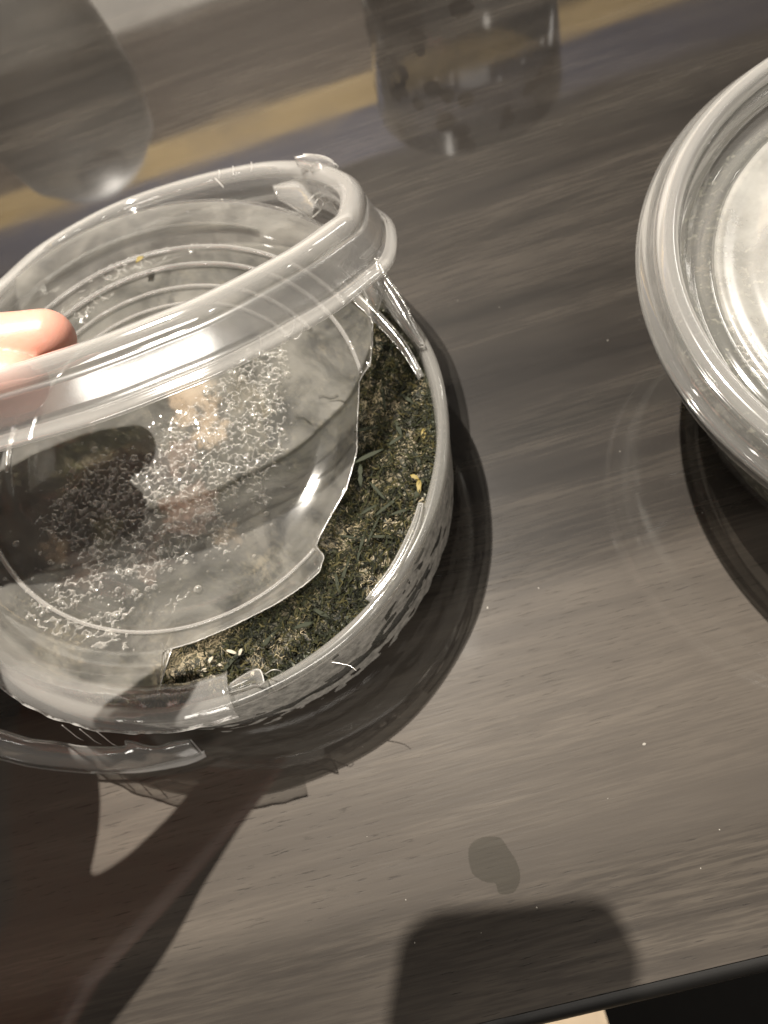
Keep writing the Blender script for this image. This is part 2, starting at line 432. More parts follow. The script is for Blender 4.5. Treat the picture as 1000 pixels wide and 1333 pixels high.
GREENS = [(.012, .014, .006), (.018, .020, .008), (.032, .032, .012), (.060, .052, .020), (.007, .008, .005), (.009, .010, .006)]
PALE = [(.36, .30, .19), (.28, .23, .14), (.45, .38, .26)]
def shreds(n, seed):
    rnd = random.Random(seed); v = []; f = []; cols = []
    for q in range(n):
        r = .082 * math.sqrt(rnd.random()); a = rnd.random() * 6.283
        x, y = CL.x + r * math.cos(a), CL.y + r * math.sin(a)
        pale = nz(x * 60, y * 60, 9.0) + .5 * nz(x * 200, y * 200, 3.) > .02 + .5 * rnd.random()
        L = rnd.uniform(.0010, .0030) * (.8 if pale else 1.5); wd = rnd.uniform(.00006, .00014) * (.8 if pale else 2.2)
        d = nz(x * 30, y * 30, 6) * 5 + rnd.gauss(0, .9); ax = Vector((math.cos(d), math.sin(d), rnd.gauss(0, .42)))
        sd = Vector((-math.sin(d), math.cos(d), rnd.gauss(0, .5))); bend = rnd.gauss(0, .35) * L
        p = Vector((x, y, food_z(x, y) + rnd.uniform(.0001, .0016)))
        col = rnd.choice(PALE if pale else GREENS); k = rnd.uniform(.7, 1.3); col = tuple(c * k for c in col)
        b = len(v)
        for s_ in (-1, 0, 1):
            c_ = p + ax * (L * s_ * .5) + sd * (bend * (1 - s_ * s_)) + Vector((0, 0, .0004 * (1 - s_ * s_)))
            wk = wd * (1 if s_ == 0 else .35)
            v += [c_ - sd * wk, c_ + sd * wk]
        f += [(b, b + 1, b + 3, b + 2), (b + 2, b + 3, b + 5, b + 4)]; cols += [col] * 6
    o = mesh('shreds', v, f, M_SHRED, food, False)
    at = o.data.color_attributes.new('shade', 'FLOAT_COLOR', 'POINT')
    at.data.foreach_set('color', [q for c in cols for q in (*c, 1)])
    return tag(o, kind='stuff')
shreds(30000, 3)
def leaf(name, px, py, L, wd, ang, col, z=.0402, curl=.0005):
    p = W(px, py, z); d = Vector((math.cos(ang), math.sin(ang), 0)); s = Vector((-d.y, d.x, 0)); rows = []
    for i in range(7):
        t = i / 6; ww = wd * math.sin(math.pi * (.06 + .88 * t)) ** .7 * (1 + .7 * nz(px + i * 1.7, py * .37)); z_ = curl * math.sin(t * 3)
        rows.append([p + d * (L * (t - .5)) - s * ww + Vector((0, 0, z_ + .0004)), p + d * (L * (t - .5)) + Vector((0, 0, z_)), p + d * (L * (t - .5)) + s * ww + Vector((0, 0, z_ + .0005))])
    return loft(name, rows, col, food, .00012)
M_LEAF = principled('seaweed_leaf', (.016, .020, .007), .8, 300)
M_YEL = principled('yellow_leaf', (.20, .15, .035), .6, 300)
M_CRUMB = principled('pale_crumb', (.42, .38, .30), .8, 400)
rl_ = random.Random(11)
for (x, y) in ((478, 560), (492, 640), (530, 520), (470, 715), (420, 800), (395, 815), (300, 865), (515, 575), (480, 665), (500, 700), (545, 600), (450, 745), (500, 430), (515, 445), (505, 450), (470, 620), (480, 595), (520, 560), (505, 660), (545, 640), (520, 668), (487, 690), (455, 700), (440, 760), (352, 832), (500, 520)):
    leaf('leaf', x, y, rl_.uniform(.006, .011), rl_.uniform(.0003, .0007), rl_.uniform(0, 3.1), M_LEAF)
for (x, y, l) in ((552, 566, .0045), (546, 634, .005), (540, 622, .0035)):
    leaf('yellow_leaf', x, y, l * .9, .0007, rl_.uniform(.8, 2.2), M_YEL, .0405)
for (x, y, l) in ((302, 849, .0042), (314, 850, .003), (268, 873, .003), (275, 860, .003), (330, 878, .0022), (288, 866, .002)):
    leaf('crumb', x, y, l * .8, .0005, rl_.uniform(0, 3), M_CRUMB, .0404)
def lump(name, px, py, r, mat, z=.0315):
    c = W(px, py, z); v = []; f = []; n, m = 24, 12
    for i in range(m + 1):
        th = math.pi * i / m
        for k in range(n):
            a = 2 * math.pi * k / n; d = Vector((math.sin(th) * math.cos(a), math.sin(th) * math.sin(a), .30 * math.cos(th)))
            v.append(c + d * r * (1 + .75 * noise.noise(d * 2.6 + Vector((px, py, 0)))))
    for i in range(m):
        for k in range(n): a = i * n + k; b = i * n + (k + 1) % n; f.append((a, a + n, b + n, b))
    return mesh(name, v, f, mat, food)
M_PEACH = principled('pale_root', (.50, .37, .25), .6, 200); M_GRN = principled('olive_piece', (.09, .085, .03), .6, 200); M_BRN = principled('brown_piece', (.13, .07, .045), .6, 200)
for (x, y, r, m) in ((258, 524, .011, M_PEACH), (280, 562, .007, M_PEACH), (232, 604, .008, M_BRN), (300, 700, .005, M_PEACH), (250, 668, .009, M_BRN), (70, 720, .007, M_PEACH), (110, 745, .008, M_BRN), (140, 690, .006, M_GRN), (100, 630, .007, M_GRN), (200, 730, .008, M_BRN)):
    lump('chunk', x, y, r, m, .0300)

# ------------------------------------------------------------------ torn lid
lid = thing('torn_lid', 'broken clear lid, rim ring lifted by fingers and misted panel still lying on the seaweed', 'lid')
# --- panel
CD = Vector((-.0535, .1640, 0)); DN = Vector((0, -.08, 1)).normalized()
def disc_z(x, y): return .0425 + .08 * (y - CD.y)
DC = Vector((CD.x, CD.y, disc_z(CD.x, CD.y)))
torn = [(234, 915), (229, 880), (229, 851), (262, 841), (305, 822), (368, 791), (400, 771), (422, 753), (427, 730), (414, 715), (418, 700), (440, 660), (452, 640), (460, 612),
        (466, 590), (466, 560), (469, 500), (485, 484), (489, 460), (491, 440), (484, 410), (470, 390), (452, 372)]
TP = [Wp(x, y, DC, DN) for x, y in torn]
tp = [(math.atan2(p.y - CD.y, p.x - CD.x), math.hypot(p.x - CD.x, p.y - CD.y)) for p in TP]
def r_edge(a):
    best = None
    d = Vector((math.cos(a), math.sin(a)))
    for i in range(len(TP) - 1):
        p = Vector((TP[i].x - CD.x, TP[i].y - CD.y)); q = Vector((TP[i + 1].x - CD.x, TP[i + 1].y - CD.y)); e = q - p
        den = d.x * e.y - d.y * e.x
        if abs(den) < 1e-12: continue
        t = (p.x * e.y - p.y * e.x) / den; s = (p.x * d.y - p.y * d.x) / den
        if t > 0 and 0 <= s <= 1: best = t if best is None else max(best, t)
    return best
PR = [(0, 0), (.012, 0), (.024, 0), (.034, 0), (.042, 0), (.048, .0000), (.0498, .0002), (.0520, .0002), (.0540, .0001), (.0565, .0001), (.0590, .0002), (.0608, .0007), (.0622, .0010), (.0640, .0011),
      (.0655, .0013), (.0668, .0024), (.0690, .0034), (.0715, .0040), (.0740, .0052), (.0760, .0070), (.0780, .0088), (.0805, .0102), (.0835, .0112), (.0862, .0114), (.0880, .0106)]
NA = 720; v = []; f = []; edge = []
rm = []
for k in range(NA):
    a = 2 * math.pi * k / NA
    e = r_edge(a); 
    deg = math.degrees(a) % 360
    if e is None: e = .0882
    e = min(e, .0882) + .0002 * nz(a * 60, 1) 
    rm.append(e)
for k in range(NA):
    a = 2 * math.pi * k / NA; ca, sa = math.cos(a), math.sin(a)
    prev = None
    for (r, z) in PR:
        rr = min(r, rm[k]); zz = z
        x, y = CD.x + rr * ca, CD.y + rr * sa
        v.append((x, y, disc_z(x, y) + zz + .0003 * nz(x * 25, y * 25, 3)))
m_ = len(PR)
for k in range(NA):
    k2 = (k + 1) % NA
    for j in range(m_ - 1):
        if PR[j][0] >= rm[k] and PR[j][0] >= rm[k2]: continue
        a, b = k * m_ + j, k2 * m_ + j
        f.append((a, a + 1, b + 1, b))
solid(mesh('panel', v, f, M_LID, lid), .0004)
# bright torn edge
P = []
for k in range(NA):
    a = 2 * math.pi * k / NA
    if r_edge(a) is not None:
        rr = min(rm[k], .0880); x, y = CD.x + rr * math.cos(a), CD.y + rr * math.sin(a)
        zz = 0
        for (r0, z0), (r1, z1) in zip(PR, PR[1:]):
            if r0 <= rr <= r1: zz = z0 + (z1 - z0) * (rr - r0) / (r1 - r0)
        P.append((a if a < math.pi else a - 2 * math.pi, Vector((x, y, disc_z(x, y) + zz + .0002))))
P.sort(key=lambda q: q[0])
P = [q[1] for q in P]
mesh('torn_edge', *tube_data(P, [.00018 + .00012 * nz(i * .13, 2) for i in range(len(P))], 6), M_EDGE, lid)
# mist on the underside
v = []; f = []; NRR = 26
for k in range(180):
    a = 2 * math.pi * k / 180; r1 = min(rm[k * 4] - .0006, .0868)
    for j in range(NRR + 1):
        rr = r1 * j / NRR; x, y = CD.x + rr * math.cos(a), CD.y + rr * math.sin(a)
        zz = 0
        for (r0, z0), (r2, z2) in zip(PR, PR[1:]):
            if r0 <= rr <= r2: zz = z0 + (z2 - z0) * (rr - r0) / (r2 - r0)
        v.append((x, y, disc_z(x, y) + zz + .0003 * nz(x * 25, y * 25, 3) - .0006))
for k in range(180):
    for j in range(NRR):
        a = k * (NRR + 1) + j; b = ((k + 1) % 180) * (NRR + 1) + j; f.append((a, a + 1, b + 1, b))
mesh('mist', v, f, M_FOG, lid)

# stamped ribs on the panel
def panel_z(rr):
    for (r0, z0), (r1, z1) in zip(PR, PR[1:]):
        if r0 <= rr <= r1: return z0 + (z1 - z0) * (rr - r0) / (r1 - r0)
    return 0
def rib(rad, a0, a1, h, wd=.0007, n=260):
    rows = [[] for _ in range(5)]
    for i in range(n + 1):
        a = a0 + (a1 - a0) * i / n; k = int(round((a % (2 * math.pi)) / (2 * math.pi) * NA)) % NA
        if rm[k] < rad + .0015:
            if len(rows[0]) > 3: emit_rib(rows)
            rows = [[] for _ in range(5)]; continue
        for j in range(5):
            q = j / 4 - .5; rr = rad + q * 2 * wd; x, y = CD.x + rr * math.cos(a), CD.y + rr * math.sin(a)
            rows[j].append(Vector((x, y, disc_z(x, y) + panel_z(rr) + .0003 * nz(x * 25, y * 25, 3) + .0003 + h * (1 - 4 * q * q) * (.8 + .5 * nz(a * 9, rad * 99)))))
    if len(rows[0]) > 3: emit_rib(rows)
def emit_rib(rows): loft('rib', rows, M_BEAD, lid, .0002)
rib(.0668, 0, 2 * math.pi, .0006); rib(.0590, .25, 2.9, .0008); rib(.0725, .2, 3.3, .0006); rib(.0520, .3, 2.7, .0005)

# --- condensation drops on the panel
def inside(px, py, poly):
    c = False; n = len(poly)
    for i in range(n):
        x1, y1 = poly[i]; x2, y2 = poly[(i + 1) % n]
        if (y1 > py) != (y2 > py) and px < (x2 - x1) * (py - y1) / (y2 - y1) + x1: c = not c
    return c
ZONES = [  # outline on the photograph, blob scale, cover, height
    ([(60, 650), (85, 620), (120, 600), (165, 592), (190, 600), (203, 615), (190, 640), (160, 662), (130, 682), (95, 682), (68, 668)], 560, .18, .00045),
    ([(262, 520), (300, 482), (345, 462), (375, 446), (374, 478), (366, 500), (372, 540), (362, 580), (356, 620), (338, 668), (318, 640), (300, 650), (305, 720), (290, 726), (270, 690), (255, 640), (225, 640), (205, 600), (215, 560)], 560, .18, .00075),
    ([(205, 600), (230, 632), (258, 650), (268, 690), (250, 735), (225, 725), (205, 750), (180, 770), (150, 745), (120, 775), (80, 800), (70, 775), (110, 745), (90, 705), (40, 695), (60, 672), (120, 690), (165, 665)], 480, .17, .00090),
    ([(0, 735), (12, 765), (8, 800), (30, 815), (60, 792), (95, 812), (130, 800), (175, 785), (200, 775), (150, 820), (180, 850), (172, 876), (118, 872), (60, 868), (25, 845), (0, 815)], 420, .17, .00085),
    ([(90, 410), (130, 370), (200, 335), (300, 305), (350, 300), (345, 318), (250, 338), (170, 372), (110, 420)], 420, .12, .0006),
    ([(210, 800), (235, 770), (262, 765), (230, 790)], 300, .05, .0004),
]
def grid_drops():
    st = .00026; v = []; f = []; idx = {}
    hh = {}
    xs = [CD.x - .080 + st * i for i in range(int(.160 / st))]; ys = [CD.y - .080 + st * i for i in range(int(.160 / st))]
    inv = []
    for i, x in enumerate(xs):
        for j, y in enumerate(ys):
            if (x - CD.x) ** 2 + (y - CD.y) ** 2 > .0735 ** 2: continue
            P_ = Vector((x, y, disc_z(x, y))) - CAM
            zc_ = P_.dot(RF); px = CX + F_PX * P_.dot(RX) / zc_; py = CY + F_PX * P_.dot(RD) / zc_
            wx, wy = px + 14 * nz(x * 120, y * 120, 7), py + 14 * nz(x * 120, y * 120, 17)
            if not (-60 < px < 400 and 270 < py < 890): continue
            for poly, sc, cov, ht in ZONES:
                if inside(wx + 9 * nz(x * 400, y * 400, 77), wy + 9 * nz(x * 400, y * 400, 87), poly):
                    qx, qy = x + .0007 * nz(x * 700, y * 700, 2), y + .0007 * nz(x * 700, y * 700, 12)
                    n1 = abs(nz(qx * sc, qy * sc, .5)); n2 = nz(x * 260, y * 260, 31.)
                    c = cov * (1 + .9 * n2)
                    h = 1 - n1 / max(c, .02)
                    if h > 0: hh[(i, j)] = ht * math.sqrt(h) * (.7 + .5 * n2)
                    break
    for (i, j) in list(hh):
        for q in ((i, j), (i + 1, j), (i, j + 1), (i + 1, j + 1)):
            if q not in idx:
                x, y = CD.x - .080 + st * q[0], CD.y - .080 + st * q[1]
                zz = 0; rr = math.hypot(x - CD.x, y - CD.y)
                for (r0, z0), (r1, z1) in zip(PR, PR[1:]):
                    if r0 <= rr <= r1: zz = z0 + (z1 - z0) * (rr - r0) / (r1 - r0)
                idx[q] = len(v); v.append((x, y, disc_z(x, y) + zz + .00025 + .0003 * nz(x * 25, y * 25, 3) + max(0, hh.get(q, 0))))
        f.append((idx[(i, j)], idx[(i + 1, j)], idx[(i + 1, j + 1)], idx[(i, j + 1)]))
    o = mesh('water_drops', v, f, M_WATER, lid); return tag(o, kind='stuff')
grid_drops()
v = []; f = []
def drop(c, r, hgt):
    b = len(v); n = 10
    for i, (s_, z_) in enumerate(((1, 0), (.85, .5), (.5, .85))):
        for k in range(n): a = 6.2832 * k / n; v.append((c.x + r * s_ * math.cos(a) * (1 + .2 * math.sin(3 * k)), c.y + r * s_ * math.sin(a), c.z + hgt * z_))
    v.append((c.x, c.y, c.z + hgt))
    for i in range(2):
        for k in range(n): f.append((b + i * n + k, b + i * n + (k + 1) % n, b + (i + 1) * n + (k + 1) % n, b + (i + 1) * n + k))
    for k in range(n): f.append((b + 2 * n + k, b + 2 * n + (k + 1) % n, b + 3 * n))
rb = random.Random(21); nb = 0
while nb < 620:
    poly = ZONES[rb.choice((0, 1, 1, 2, 2, 3))][0]; px, py = rb.choice(poly)
    qx, qy = rb.choice(poly); t = rb.random(); px, py = px + (qx - px) * t + rb.gauss(0, 16), py + (qy - py) * t + rb.gauss(0, 16)
    P_ = Wp(px, py, DC, DN); rr = math.hypot(P_.x - CD.x, P_.y - CD.y)
    if rr > .070 or px > 385 or px < -30: continue
    P_.z = disc_z(P_.x, P_.y) + panel_z(rr) + .00025 + .0003 * nz(P_.x * 25, P_.y * 25, 3)
    q = min(.0013, .00022 * math.exp(abs(rb.gauss(0, .75)))); drop(P_, q, q * .7); nb += 1
tag(mesh('water_beads', v, f, M_WATER, lid), kind='stuff')

# --- lifted ring
RC = Vector((-.0368, .2245, .0654)); RN = Vector((.067, .434, .898)).normalized(); RR = .077
def rp(px, py): return Wp(px, py, RC, RN)
back = [(0, 377), (50, 331), (100, 299), (150, 273), (200, 254), (250, 239), (300, 227), (350, 219), (392, 219), (430, 228), (455, 246)]
front = [(452, 282), (428, 303), (385, 333), (340, 358), (300, 379), (250, 403), (200, 423), (150, 443), (100, 461), (50, 477), (0, 492)]
P = [rp(*q) for q in back + front]
# the part outside the picture closes the ring smoothly
a_, b_ = P[-1], P[0]
mid = (a_ + b_) * .5; outd = (mid - RC).normalized()
ta = (P[-1] - P[-2]).normalized(); tb = (P[0] - P[1]).normalized()
gap = (a_ - b_).length
for k in (1, 2, 3, 4, 5):
    t = k / 6
    c1 = a_ + ta * gap * 1.0; c2 = b_ + tb * gap * 1.0
    P.append(a_ * (1 - t) ** 3 + c1 * 3 * t * (1 - t) ** 2 + c2 * 3 * t * t * (1 - t) + b_ * t ** 3)
ring = catmull(P, 300, True)
for _ in range(4): ring = [(ring[i - 1] + ring[i] * 2 + ring[(i + 1) % 300]) * .25 for i in range(300)]
RPROF = [(-.0042, -.0150), (-.0036, -.0110), (-.0030, -.0055), (-.0028, -.0015), (-.0020, .0007), (-.0004, .0016), (.0014, .0014), (.0028, .0004), (.0037, -.0014), (.0048, -.0040),
         (.0065, -.0085), (.0078, -.0122), (.0084, -.0134), (.0096, -.0140), (.0106, -.0150)]
cen = sum(ring, Vector()) / 300
RE = []
for i in range(300):
    t = (ring[(i + 1) % 300] - ring[i - 1]).normalized(); e = t.cross(RN).normalized()
    if e.dot(ring[i] - cen) < 0: e = -e
    RE.append(e)
def ring_part(name, prof, mat):
    v = []; f = []; m_ = len(prof)
    for i in range(300):
        for (r, z) in prof:
            ww = .0004 * nz(i * .05, z * 200, 8)
            v.append(ring[i] + RE[i] * (r + ww) + RN * z)
    for i in range(300):
        for j in range(m_ - 1):
            a, b = i * m_ + j, ((i + 1) % 300) * m_ + j; f.append((a, b, b + 1, a + 1))
    return solid(mesh(name, v, f, mat, lid), .0005)
ring_part('inner_wall', [(-.0042, -.0150), (-.0041, -.0125), (-.0046, -.0115), (-.0046, -.0105), (-.0040, -.0098), (-.0038, -.0065), (-.0044, -.0055), (-.0042, -.0040), (-.0036, -.0020)], M_LID)
ring_part('bead', [(-.0036, -.0020), (-.0034, -.0002), (-.0026, .0012), (-.0012, .0020), (.0006, .0021), (.0022, .0015), (.0034, .0003), (.0040, -.0014), (.0044, -.0030)], M_BEAD)
ring_part('band', [(.0044, -.0030), (.0048, -.0045), (.0056, -.0070), (.0067, -.0100), (.0077, -.0124)], M_RING)
ring_part('lip', [(.0077, -.0124), (.0083, -.0134), (.0095, -.0139), (.0104, -.0146), (.0106, -.0156)], M_BEAD)
# well wall between the back of the ring and the back of the panel
def r_at(px, py):
    q = rp(px, py); return min(range(300), key=lambda i: (ring[i] - q).length)
ia, ib = r_at(0, 377), r_at(392, 219)
rows = [[] for _ in range(6)]
if ib < ia: ib += 300
for s_ in range(41):
    u = s_ / 40; i = int(round(ia - 25 + (ib - ia + 25) * u)) % 300
    top = ring[i] + RE[i] * -.0042 + RN * -.0150
    ang = math.atan2(ring[i].y - CD.y, ring[i].x - CD.x)
    x, y = CD.x + .0775 * math.cos(ang), CD.y + .0775 * math.sin(ang)
    bot = Vector((x, y, disc_z(x, y) + .0096))
    for j in range(6):
        q = j / 5; rows[j].append(top.lerp(bot, q) + Vector((0, 0, -.004 * math.sin(math.pi * q) + .0012 * math.sin(q * 14))))
loft('well_wall', rows, M_LID, lid, .0004)

# --- torn flaps by the hinge, given by two edges each (photo positions at their own heights)
def flap(name, A, B, za, zb, n=14, bow=.0015, edge=True, mat=None):
    za = za if isinstance(za, tuple) else (za, za); zb = zb if isinstance(zb, tuple) else (zb, zb)
    PA = [W(x, y, za[0] + (za[1] - za[0]) * i / (len(A) - 1)) for i, (x, y) in enumerate(A)]
    PB = [W(x, y, zb[0] + (zb[1] - zb[0]) * i / (len(B) - 1)) for i, (x, y) in enumerate(B)]
    PA = catmull(PA, n); PB = catmull(PB, n); rows = []
    for j in range(6):
        q = j / 5; rows.append([a.lerp(b, q) + Vector((0, 0, bow * math.sin(math.pi * q))) for a, b in zip(PA, PB)])
    o = loft(name, rows, mat or M_FLAP, lid, .00045)
    if edge:
        vv, fe = tube_data(PA + [PA[-1].lerp(PB[-1], .5)] + PB[::-1], .00022, 6)
        mesh('torn_edge', vv, fe, M_EDGE, o)
    return o
flap('flap', [(492, 328), (502, 356), (522, 385), (540, 420), (554, 451)], [(478, 345), (486, 370), (506, 402), (526, 430), (546, 452)], (.055, .047), (.052, .0465))
flap('flap', [(486, 322), (496, 330), (493, 350), (500, 375), (492, 405)], [(452, 352), (462, 362), (472, 375), (480, 390), (488, 405)], (.064, .050), (.060, .050))
flap('flap', [(446, 365), (470, 385), (500, 412), (530, 448), (552, 490)], [(436, 368), (456, 388), (486, 418), (520, 455), (546, 495)], (.055, .0462), (.053, .0458), bow=.001, edge=False)
flap('flap', [(357, 244), (370, 238), (395, 233), (408, 252), (418, 273)], [(360, 258), (375, 266), (388, 274), (398, 280), (406, 284)], (.045, .050), (.048, .050), bow=.003)
flap('flap', [(404, 222), (412, 232), (416, 248), (424, 264)], [(430, 222), (428, 236), (432, 250), (434, 262)], (.060, .052), (.060, .054), bow=.004)
flap('flap', [(384, 206), (405, 202), (425, 207), (440, 216)], [(388, 216), (405, 222), (424, 222), (438, 224)], .060, .058, bow=.002)
flap('flap', [(486, 272), (500, 282), (503, 300), (494, 322), (478, 338)], [(478, 285), (488, 292), (490, 305), (482, 322), (468, 336)], (.058, .066), (.058, .066), bow=.001)
flap('flap', [(300, 890), (322, 876), (338, 872), (344, 888)], [(298, 902), (318, 896), (330, 892), (338, 893)], (.047, .050), .0465, bow=.001)
flap('flap', [(476, 780), (510, 735), (535, 685), (545, 655)], [(482, 784), (516, 742), (542, 690), (551, 656)], .0462, .0468, bow=.0006)
# thin threads of torn plastic
def thread(pts, z, r=.00022):
    z = z if isinstance(z, (list, tuple)) else [z] * len(pts)
    Q = catmull([W(x, y, zz) for (x, y), zz in zip(pts, z)], 16)
    mesh('plastic_thread', *tube_data(Q, [r * (1 - .5 * i / 15) for i in range(16)], 6), M_EDGE, lid)
zr = RC.z
def zring(px, py): return rp(px, py).z
thread([(395, 420), (393, 432), (388, 440), (383, 441)], [.072, .068, .066, .066], .0003)
thread([(384, 412), (382, 430), (376, 436), (370, 438)], [.072, .068, .066, .066], .0003)
thread([(339, 438), (340, 450), (339, 465)], [.075, .070, .066])
thread([(395, 201), (412, 202), (425, 205), (434, 210)], .056, .0003)
thread([(280, 232), (287, 239), (291, 244)], .055)
for (x, y) in ((285, 226), (303, 221), (327, 216)): thread([(x, y - 5), (x + 1, y), (x, y + 7)], .053, .00016)
thread([(402, 262), (408, 255), (416, 252), (422, 258), (420, 268)], .052, .0002); thread([(410, 265), (415, 258), (420, 262)], .052, .0002)
thread([(432, 862), (445, 864), (456, 867), (464, 873)], .0425, .00016)
thread([(345, 878), (355, 872), (366, 874), (372, 884)], [.047, .052, .05, .046], .00016)
thread([(330, 935), (335, 925), (340, 912), (345, 905)], [.022, .028, .036, .04], .00022)

# --- lid flange that stayed on the front left of the rim, and the strip of skirt hanging from it
a0, a1 = math.radians(-205), math.radians(-96)
FP = [(.0772, .0476), (.0790, .0492), (.0815, .0500), (.0845, .0502), (.0872, .0498), (.0890, .0482), (.0900, .0462)]
v = []; f = []; n = 90
for i in range(n + 1):
    a = a0 + (a1 - a0) * i / n
    for j, (r, z) in enumerate(FP):
        rr = r + .0005 * nz(a * 22, j * .6, 4)
        v.append((CL.x + rr * math.cos(a), CL.y + rr * math.sin(a), z - .0012 + .0006 * nz(a * 8, j)))
m_ = len(FP)
for i in range(n):
    for j in range(m_ - 1): a = i * m_ + j; f.append((a, a + m_, a + m_ + 1, a + 1))
solid(mesh('flange', v, f, M_FLAP, lid), .0005)
mesh('torn_edge', *tube_data([Vector(v[i * m_ + m_ - 1]) for i in range(n + 1)], [.0003 + .0002 * nz(i * .9, 3) for i in range(n + 1)], 6), M_EDGE, lid)
up = [(-60, 935), (0, 950), (40, 962), (75, 966), (110, 972), (160, 972), (165, 964), (200, 972), (225, 966), (248, 963)]
lo = [(-60, 972), (0, 988), (40, 998), (90, 1004), (140, 1007), (180, 1005), (215, 1000), (240, 993), (256, 989), (267, 984)]
flap('skirt_strip', up, lo, .016, .005, 40, .0045, True, M_STRIP)
flap('strip_edge', [(120, 1003), (180, 1000), (225, 990), (250, 983), (266, 977)], [(120, 1006), (180, 1006), (228, 999), (254, 992), (269, 985)], (.0065, .0080), .0052, 24, .0004, False, M_EDGE)
for (x, y) in ((95, 960), (118, 965), (140, 968)):
    thread([(x - 14, y - 16), (x - 4, y - 8), (x + 6, y), (x + 14, y + 4)], [.040, .033, .026, .018], .00018)
# green speck on the well
gs = leaf('leaf_speck', 183, 339, .0035, .0010, .3, M_YEL, .0560); gs.parent = None
tag(gs, 'tiny yellow-green leaf speck stuck on the far side of the torn lid', 'leaf')

# ------------------------------------------------------------------ right container
CR = Vector((.1759, .0821, 0))
cont2 = thing('food_container', 'round clear container with its lid still closed, at the right edge', 'container')
S2 = .092 / .0862
prof = [(.0005, .0008), (.058, .0008), (.0635, .0020), (.0668, .0060), (.0705, .014), (.0765, .030), (.0835, .050), (.0862, .060), (.0872, .0622)]
solid(mesh('wall', *lathe_data(prof, CR, 180), M_WALL2, cont2), .0006, -1)
prof = [(.0872, .0624), (.0880, .0640), (.0895, .0648), (.0908, .0645), (.0915, .0630)]
solid(mesh('rim', *lathe_data(prof, CR, 180), plastic('thick_rim_plastic', haze=.12, tint=(.55, .55, .54)), cont2), .0006)
food2 = thing('seaweed_salad', 'dark speckled seaweed inside the closed container at the right edge', 'food')
prof = [(.0005, .0030), (.060, .0032), (.0650, .0075), (.0698, .016), (.0752, .030), (.0815, .048), (.083, .0560), (.075, .0575), (.060, .057), (.03, .0575), (.0005, .058)]
mesh('mound', *lathe_data(prof, CR, 160, lambda a, j: .0005 * nz(9 * math.cos(a) + j, 9 * math.sin(a))), M_FOODS, food2)
lid2 = thing('closed_lid', 'clear plastic lid with raised rim and stepped rings, closed on the right container', 'lid')
prof = [(.0935, .0700), (.0936, .0708), (.0926, .0716), (.0912, .0722), (.0904, .0735), (.0898, .0752), (.0890, .0764)]
solid(mesh('lip', *lathe_data(prof, CR, 240), M_RLIP, lid2), .0006)
prof = [(.0890, .0764), (.0886, .0772), (.0880, .0774), (.0874, .0781), (.0866, .0783), (.0858, .0781), (.0850, .0784), (.0843, .0778), (.0836, .0770), (.0835, .0762), (.0830, .0752)]
solid(mesh('bead', *lathe_data(prof, CR, 240), M_RLID, lid2), .0006)
prof = [(.0830, .0752), (.0824, .0730), (.0814, .0718), (.0812, .0700), (.0804, .0682), (.0794, .0676), (.0788, .0664), (.0774, .0658), (.0762, .0662), (.0745, .0670), (.0735, .0668), (.0725, .0664)]
solid(mesh('inner_wall', *lathe_data(prof, CR, 240), M_RLIP, lid2), .0006)
prof = [(.0936, .0699), (.0928, .0680), (.0915, .0655), (.0905, .0640), (.0912, .0632)]
solid(mesh('skirt', *lathe_data(prof, CR, 240), M_RLIP, lid2), .0006)
prof = [(.0724, .0664), (.0715, .0670), (.0700, .0671), (.0685, .0664), (.0640, .0660), (.0615, .0666), (.0590, .0684), (.0560, .0690), (.0540, .0680), (.0525, .0674), (.0500, .0672), (.0470, .0678), (.0440, .0694), (.0420, .0696), (.040, .0682), (.0380, .0676), (.02, .0676), (.0005, .0676)]
M_PANEL2 = plastic('misted_lid_plastic', haze=.30, f0=.16, rough=.20, bump=.05, bscale=60, hnoise=.35, hz=(.9, .88, .84))
solid(mesh('panel', *lathe_data(prof, CR, 240), M_PANEL2, lid2), .0005)
v = []; f = []
def drop(c, r, hgt):
    b = len(v); n = 12
    for i, (s_, z_) in enumerate(((1, 0), (.85, .5), (.5, .85))):
        for k in range(n): a = 6.2832 * k / n; v.append((c.x + r * s_ * math.cos(a) * (1 + .2 * math.sin(3 * k)), c.y + r * s_ * math.sin(a), c.z + hgt * z_))
    v.append((c.x, c.y, c.z + hgt))
    for i in range(2):
        for k in range(n): f.append((b + i * n + k, b + i * n + (k + 1) % n, b + (i + 1) * n + (k + 1) % n, b + (i + 1) * n + k))
    for k in range(n): f.append((b + 2 * n + k, b + 2 * n + (k + 1) % n, b + 3 * n))
rd = random.Random(5)
for q in range(26):
    x, y = rd.choice([(955, 425), (965, 438), (978, 462), (983, 470), (990, 485), (972, 450)])
    drop(W(x + rd.gauss(0, 5), y + rd.gauss(0, 6), .0668), rd.uniform(.0004, .0012), .0006)
tag(mesh('water_drops', v, f, M_WATER, lid2), kind='stuff')

